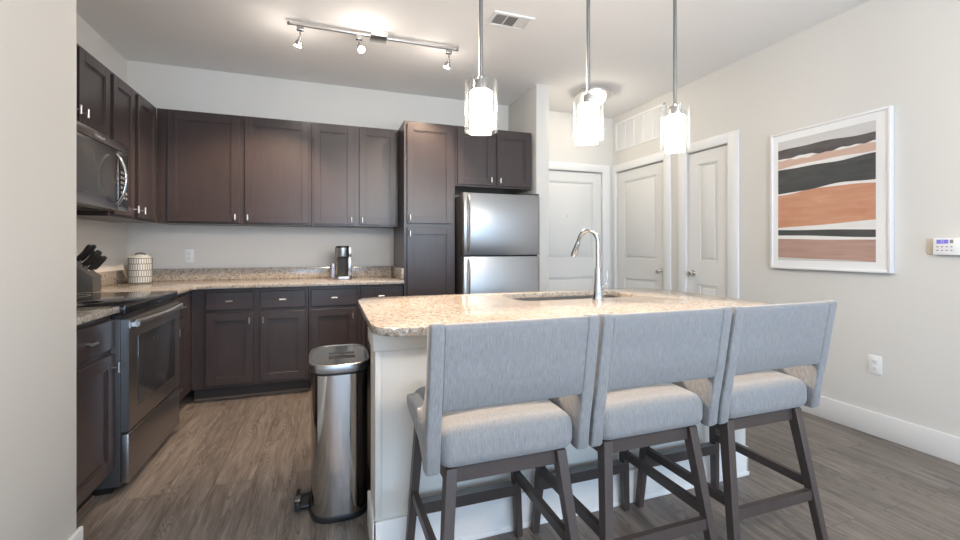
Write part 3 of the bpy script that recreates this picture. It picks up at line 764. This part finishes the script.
pl_l = ['glass cylinder pendant light hanging nearest the refrigerator', 'middle glass cylinder pendant light, hanging in front of the ceiling dome light', 'glass cylinder pendant light hanging nearest the closet doors and framed art']
p0 = make_pendant(pl_l[0])
for o, x, lb in zip([p0, copy_tree(p0), copy_tree(p0)], (.602, 1.125, 1.627), pl_l): o.location.x = x; o['label'] = lb

# ================================================================== TRACK LIGHT
TY = 3.21
tr = thing('track_light', (.34, TY, HC), 'brushed nickel ceiling track light with three adjustable spot heads', 'track light')
B(-.268, .948, TY-.012, TY+.012, 2.706, 2.722, bev=.002).build('rail', 'nickel', tr)
B(.285, .402, TY-.055, TY+.055, 2.700-.002, HC-.0005, bev=.003).build('canopy', 'nickel', tr)
for x in (-.26, .94): B(x-.008, x+.008, TY-.012, TY+.012, 2.706, HC-.0005).build('end_mount', 'nickel', tr)
def head(x, tgt, pw=P_SPOT, cone=1.6):
    hb = MB(); hb.box(x-.022, x+.022, TY-.014, TY+.014, 2.672, 2.7055, bev=.003)
    hb.tube([(x, TY, 2.672), (x, TY, 2.640)], .006, 10)
    dr = (Vector(tgt)-Vector((x, TY, 2.60))).normalized(); c_ = Vector((x, TY, 2.625))
    hb.tube([c_-dr*.006, c_+dr*.018, c_+dr*.026, c_+dr*.055], [.010, .014, .022, .026], 20)
    h_ = hb.build('spot_head', 'midsteel', tr)
    bl = MB(); bl.tube([c_+dr*.0553, c_+dr*.060, c_+dr*.063], [.023, .022, .012], 20)
    bl.build('bulb', 'bulb', h_)
    pos = c_+dr*.075
    spot('track_spot', pos, dr, pw, SPOT_C, cone)
    point('track_spill', pos, P_SPILL, (1.0, .90, .80), .03)
head(-.186, (-.62, 3.75, 1.1)); head(.205, (1.0, 1.22, 0.70), P_SPOT_MID, 1.05); head(.875, (.45, 3.85, .95), 60)

# flush dome light in the entry
DOME_P = [(0, -.055), (.150, -.055), (.178, -.050), (.184, -.040), (.184, -.032), (.150, -.026), (.150, -.0005), (0, -.0005)]
fl = thing('ceiling_dome_light', (2.50, 3.68, HC), 'round flush-mount ceiling light in the entry near the front door', 'ceiling light')
MB().lathe((2.50, 3.68, HC), DOME_P, 44).build('fixture_pan', 'nickel', fl)
MB().lathe((2.50, 3.68, HC), [(0, -.135), (.05, -.131), (.085, -.115), (.108, -.088), (.118, -.0555), (0, -.0555)], 36).build('glass_dome', 'dome_glow', fl)
# unseen ceiling fixture behind the camera, added for warm fill light
def living(x, y, lb):
    l_ = thing('ceiling_dome_light', (x, y, HC), lb, 'ceiling light')
    MB().lathe((x, y, HC), [(0, -.03), (.150, -.03), (.175, -.024), (.182, -.010), (.182, -.0005), (0, -.0005)], 32).build('fixture_pan', 'nickel', l_)  # made-up pan, there only to carry the fill lamp below it
    point('fill_lamp', (x, y, HC-.16), P_FILL, WARM, .13)
living(0.9, -1.1, 'unseen round ceiling fixture added behind the camera for warm fill light')

# ================================================================== CEILING VENT AND WALL GRILLE
v = thing('ceiling_vent', (1.18, 2.725, HC), 'white rectangular air vent set in the ceiling', 'vent')
vx0, vx1, vy0, vy1 = 1.03, 1.325, 2.635, 2.812
fr = MB(); zt = HC-.0005; zb = HC-.012
fr.box(vx0, vx1, vy0, vy0+.026, zb, zt, bev=.003).box(vx0, vx1, vy1-.026, vy1, zb, zt, bev=.003).box(vx0, vx0+.026, vy0+.026, vy1-.026, zb, zt, bev=.003).box(vx1-.026, vx1, vy0+.026, vy1-.026, zb, zt, bev=.003)
fr.build('frame', 'white', v)
B(vx0+.026, vx1-.026, vy0+.026, vy1-.026, HC-.003, zt).build('backing', 'greyslot', v)
lo = MB()
W3 = (vx1-vx0-.052)/3
for g_ in range(3):
    ga = vx0+.026+g_*W3
    if g_ == 1:   # middle section: long slats parallel to the frame's long side
        for k in range(7):
            y = vy0+.032+k*.0185; lo.prism([(y, zb+.001), (y+.002, zb+.001), (y+.016, zt-.003), (y+.014, zt-.003)], ga+.003, ga+W3-.003, 'x')
    else:
        sg = 1 if g_ == 0 else -1
        for k in range(6):
            x = ga+.006+k*(W3-.012)/5; lo.prism([(x-.001, zb+.001), (x+.001, zb+.001), (x+.001+sg*.006, zt-.003), (x-.001+sg*.006, zt-.003)], vy0+.026, vy1-.026, 'y')
    lo.box(ga+W3-.002, ga+W3+.002, vy0+.026, vy1-.026, zb, zt) if g_ < 2 else None
lo.build('louvres', 'white', v)
g = thing('return_air_grille', (XR, 3.9, 2.32), 'long white louvred return air grille high above the closet door', 'vent')
gy0, gy1, gz0, gz1 = 3.505, 4.300, 2.318, 2.655
fr = MB(); xa, xz = XR-.010, XR-.0005
fr.box(xa, xz, gy0, gy1, gz0, gz0+.022, bev=.002).box(xa, xz, gy0, gy1, gz1-.022, gz1, bev=.002).box(xa, xz, gy0, gy0+.022, gz0, gz1, bev=.002).box(xa, xz, gy1-.022, gy1, gz0, gz1, bev=.002)
for k in range(1, 5): yy = gy0+.022+(gy1-gy0-.044)*k/5; fr.box(xa+.002, xz, yy-.006, yy+.006, gz0+.02, gz1-.02)
fr.build('frame', 'white', g)
sl = MB()
for k in range(20):
    z = gz0+.030+k*.0146; sl.prism([(xa+.003, z), (xa+.004, z-.001), (xz-.001, z+.009), (xz-.002, z+.010)], gy0+.022, gy1-.022, 'y')
sl.build('louvres', 'white', g)
B(XR-.0015, xz, gy0+.022, gy1-.022, gz0+.022, gz1-.022).build('backing', 'trim', g)

# ================================================================== FRAMED PICTURE
p = thing('framed_picture', (XR, 2.0, 1.02), 'white framed abstract print of charcoal, peach and rust bands on the right-hand wall', 'picture')
py0, py1, pz0, pz1 = 1.624, 2.372, 1.021, 2.034
fm = MB(); xa = XR-.040; xz = XR-.0005; fw = .016
fm.box(xa, xz, py0, py0+fw, pz0, pz1, bev=.002).box(xa, xz, py1-fw, py1, pz0, pz1, bev=.002).box(xa, xz, py0+fw, py1-fw, pz0, pz0+fw, bev=.002).box(xa, xz, py0+fw, py1-fw, pz1-fw, pz1, bev=.002)
fm.build('frame', 'trim', p)
B(XR-.030, xz, py0+fw, py1-fw, pz0+fw, pz1-fw).build('mat_board', 'white', p)
# print: stacked painted bands, left of the photo = far end (y large)
qa, qb, qz0, qz1 = 2.316, 1.702, 1.085, 1.968
bands = [('art_pale', 0, 0), ('art_dark', .070, .076), ('art_white', .150, .140), ('art_peach', .160, .155), ('art_white', .225, .205), ('art_dark2', .245, .230),
         ('art_white', .432, .415), ('art_orange', .442, .432), ('art_white', .730, .700), ('art_dark2', .745, .768), ('art_white', .790, .822), ('art_brown', .822, .842), ('art_pale', .975, .997)]
m = MB(); nb = 36; names = []
rng = random.Random(3)
def wob(k, s_):
    ph = k*2.1
    a = (.005*math.sin(s_*6+ph)+.003*math.sin(s_*13+ph*1.7)) if k < 8 else .002*math.sin(s_*7+ph)
    if k in (2, 3): a += .004*math.sin(s_*17+ph*1.3)+.003*math.sin(s_*41+k*4)+.003*abs(math.sin(s_*23))
    if k in (6, 7): a += .008*math.sin(s_*5+1.4)
    return a
rows = []
for k, (mt, l_, r_) in enumerate(bands):
    rows.append([max(0, min(1, (l_+(r_-l_)*i/nb)+(wob(k, i/nb) if k else 0))) for i in range(nb+1)])
rows.append([1.0]*(nb+1))
for k in range(1, len(rows)):
    rows[k] = [max(a, b+.0005) for a, b in zip(rows[k], rows[k-1])]
mats_used = []
for k, (mt, _, _) in enumerate(bands):
    if mt not in mats_used: mats_used.append(mt)
    mi = mats_used.index(mt)
    vt = []
    for i in range(nb+1):
        y = qa+(qb-qa)*i/nb
        vt.append((m.bm.verts.new((XR-.0315, y, qz1-(qz1-qz0)*rows[k][i])), m.bm.verts.new((XR-.0315, y, qz1-(qz1-qz0)*rows[k+1][i]))))
    for i in range(nb):
        f_ = m.bm.faces.new((vt[i][0], vt[i+1][0], vt[i+1][1], vt[i][1])); f_.material_index = mi
m.bm.normal_update()
m.build('print', mats_used, p, smooth=0)

# ================================================================== OUTLETS, THERMOSTAT
def outlet(label, side, a, z):
    if side == 'back':
        o = thing('wall_outlet', (a, YB, z), label, 'outlet'); bx = lambda m, a0, a1, t0, t1, z0, z1, bev=0: m.box(a0, a1, YB-t1, YB-t0, z0, z1, bev=bev)
    else:
        o = thing('wall_outlet', (XR, a, z), label, 'outlet'); bx = lambda m, a0, a1, t0, t1, z0, z1, bev=0: m.box(XR-t1, XR-t0, a0, a1, z0, z1, bev=bev)
    m = MB(); bx(m, a-.036, a+.036, .0005, .006, z-.058, z+.058, .003); m.build('cover_plate', 'white', o)
    for s_ in (-1, 1):
        m = MB(); bx(m, a-.016, a+.016, .0062, .008, z+s_*.021-.014, z+s_*.021+.014, .002); r_ = m.build('receptacle', 'white', o)
        m = MB(); bx(m, a-.008, a-.006, .0081, .0086, z+s_*.021-.004, z+s_*.021+.006); bx(m, a+.006, a+.008, .0081, .0086, z+s_*.021-.004, z+s_*.021+.006); bx(m, a-.002, a+.002, .0081, .0086, z+s_*.021-.010, z+s_*.021-.006)
        m.build('slot', 'darkhole', r_)
outlet('white double wall outlet above the granite backsplash', 'back', -1.142, 1.108)
outlet('white double wall outlet low on the right-hand wall', 'right', 1.721, .444)
th = thing('thermostat', (XR, 1.375, 1.135), 'white digital thermostat on the wall beside the framed picture', 'thermostat')
B(XR-.006, XR-.0005, 1.290, 1.474, 1.137, 1.228, bev=.002).build('wall_plate', 'offwhite', th)
tb = B(XR-.030, XR-.0062, 1.285, 1.437, 1.134, 1.230, bev=.005).build('housing', 'white', th)
B(XR-.0312, XR-.0302, 1.372, 1.420, 1.198, 1.220).build('screen', 'display', tb)
B(XR-.0312, XR-.0302, 1.352, 1.366, 1.200, 1.219).build('side_screen', 'greyslot', tb)
text_obj('72', .016, (XR-.0316, 1.396, 1.209), Euler((math.pi/2, 0, -math.pi/2)), 'badge', tb, 'digits', .0002)
kb = MB()
for i in range(4):
    for j in range(2): kb.box(XR-.0310, XR-.0302, 1.412-i*.019, 1.421-i*.019, 1.158+j*.020, 1.163+j*.020)
kb.build('buttons', 'print_text', tb)

# ================================================================== KNIFE BLOCK AND KNIVES
kb_x, kb_y0, kb_y1 = -1.385, 3.325, 3.435
k_ = tag(MB().prism([(-1.555, ZC+.0003), (kb_x, ZC+.0003), (kb_x, ZC+.098), (kb_x-.022, ZC+.118), (-1.520, ZC+.215), (-1.555, ZC+.180)], kb_y0, kb_y1, 'y', bev=.003).build('knife_block', 'charcoal'),
         'charcoal wooden knife block full of knives on the corner counter', 'knife block')
top0, top1 = Vector((kb_x-.022, 0, ZC+.118)), Vector((-1.520, 0, ZC+.215))
nrm = Vector((.60, 0, .80)).normalized()
kn = 0
spots = [(.14, .25, 1.0), (.14, .75, .95), (.40, .2, 1.05), (.40, .5, 1.1), (.42, .82, 1.0), (.72, .25, 1.15), (.72, .72, 1.15)]
for (s_, w_, ln) in spots:
    c0 = top0.lerp(top1, s_); c0.y = kb_y0+(kb_y1-kb_y0)*w_; c0 = c0+nrm*.0015
    kt = thing('kitchen_knife', c0, 'black-handled knife standing in the charcoal knife block', 'knife', 'knives standing in the knife block')
    MB().tube([c0, c0+nrm*.016], .008, 12, flat=(.9, .6)).build('bolster', 'chrome', kt)
    hp = [c0+nrm*(.0162+.10*ln*i/8)+Vector((0, 0, -.006*math.sin(math.pi*i/8))) for i in range(9)]
    MB().tube(hp, [.011, .0125, .013, .0125, .012, .0125, .0135, .014, .011], 12, flat=(1.1, .75)).build('knife_handle', 'black', kt)
    MB().tube([hp[-1]+nrm*.0002, hp[-1]+nrm*.003], .0075, 12, flat=(1.1, .75)).build('end_cap', 'chrome', kt)

# ================================================================== CANISTER
cx, cy = -1.405, 4.10
c = thing('ceramic_canister', (cx, cy, ZC), 'round white ceramic canister with dark lattice pattern in the counter corner', 'canister')
MB().lathe((cx, cy, ZC+.0003), [(0, 0), (.070, 0), (.075, .004), (.076, .012), (.076, .195), (.072, .206), (.058, .214), (0, .214)], 48).build('jar', 'ceramic', c)
lt = MB(); R = .0762
for z in (.006, .054, .104, .154, .198): lt.lathe((cx, cy, ZC+z), [(R-.002, -.0022), (R+.0012, -.0022), (R+.0012, .0022), (R-.002, .0022)], 48, close=True)
nst = 30
for row, (z0, z1) in enumerate(((.006, .054), (.054, .104), (.104, .154), (.154, .198))):
    for k in range(nst):
        a = 2*math.pi*(k+.5*(row % 2))/nst; ca, sa = math.cos(a), math.sin(a)
        lt.tube([(cx+R*ca, cy+R*sa, ZC+z0), (cx+R*ca, cy+R*sa, ZC+z1)], .0018, 5, caps=False)
lt.build('lattice', 'lattice', c)
l2 = MB().lathe((cx, cy, ZC+.2144), [(0, 0), (.050, 0), (.052, .004), (.048, .009), (0, .010)], 40).build('lid', 'ceramic', c)
hd = MB(); pts = []
for i in range(17): a = math.pi*i/16; pts.append((cx+.034*math.cos(a), cy, ZC+.222+.016*math.sin(a)))
hd.tube(pts, .005, 10); hd.build('lid_handle', 'lattice', l2)

# ================================================================== COFFEE MAKER
kx, ky = .122, 4.06
c = thing('coffee_maker', (kx, ky, ZC), 'compact silver and black single-cup coffee maker on the back counter', 'coffee maker')
MB().prism(rrect(kx-.072, kx+.072, ky-.10, ky+.12, .035), ZC+.0003, ZC+.028, 'z', bev=.003).build('drip_base', 'steel', c)
MB().prism(rrect(kx-.068, kx+.072, ky+.02, ky+.12, .02), ZC+.0285, ZC+.285, 'z', bev=.004).build('rear_housing', 'midsteel', c)
B(kx-.050, kx+.036, ky-.020, ky+.0195, ZC+.0285, ZC+.195, bev=.003).build('cup_bay', 'darkhole', c)
B(kx+.037, kx+.070, ky-.06, ky+.0195, ZC+.0285, ZC+.195, bev=.006).build('side_column', 'midsteel', c)
MB().lathe((kx-.006, ky-.04, ZC+.195), [(0, 0), (.040, 0), (.054, .006), (.056, .02), (.056, .085), (0, .085)], 32).build('brew_head', 'steel', c)
MB().lathe((kx-.006, ky-.04, ZC+.2802), [(0, 0), (.057, 0), (.057, .012), (.050, .017), (0, .018)], 32).build('lid', 'black', c)
B(kx+.030, kx+.071, ky-.02, ky+.0195, ZC+.1955, ZC+.285, bev=.004).build('tank_cap', 'midsteel', c)
B(kx-.098, kx-.070, ky+.03, ky+.11, ZC+.001, ZC+.14, bev=.008).build('water_tank', 'blueplastic', c)
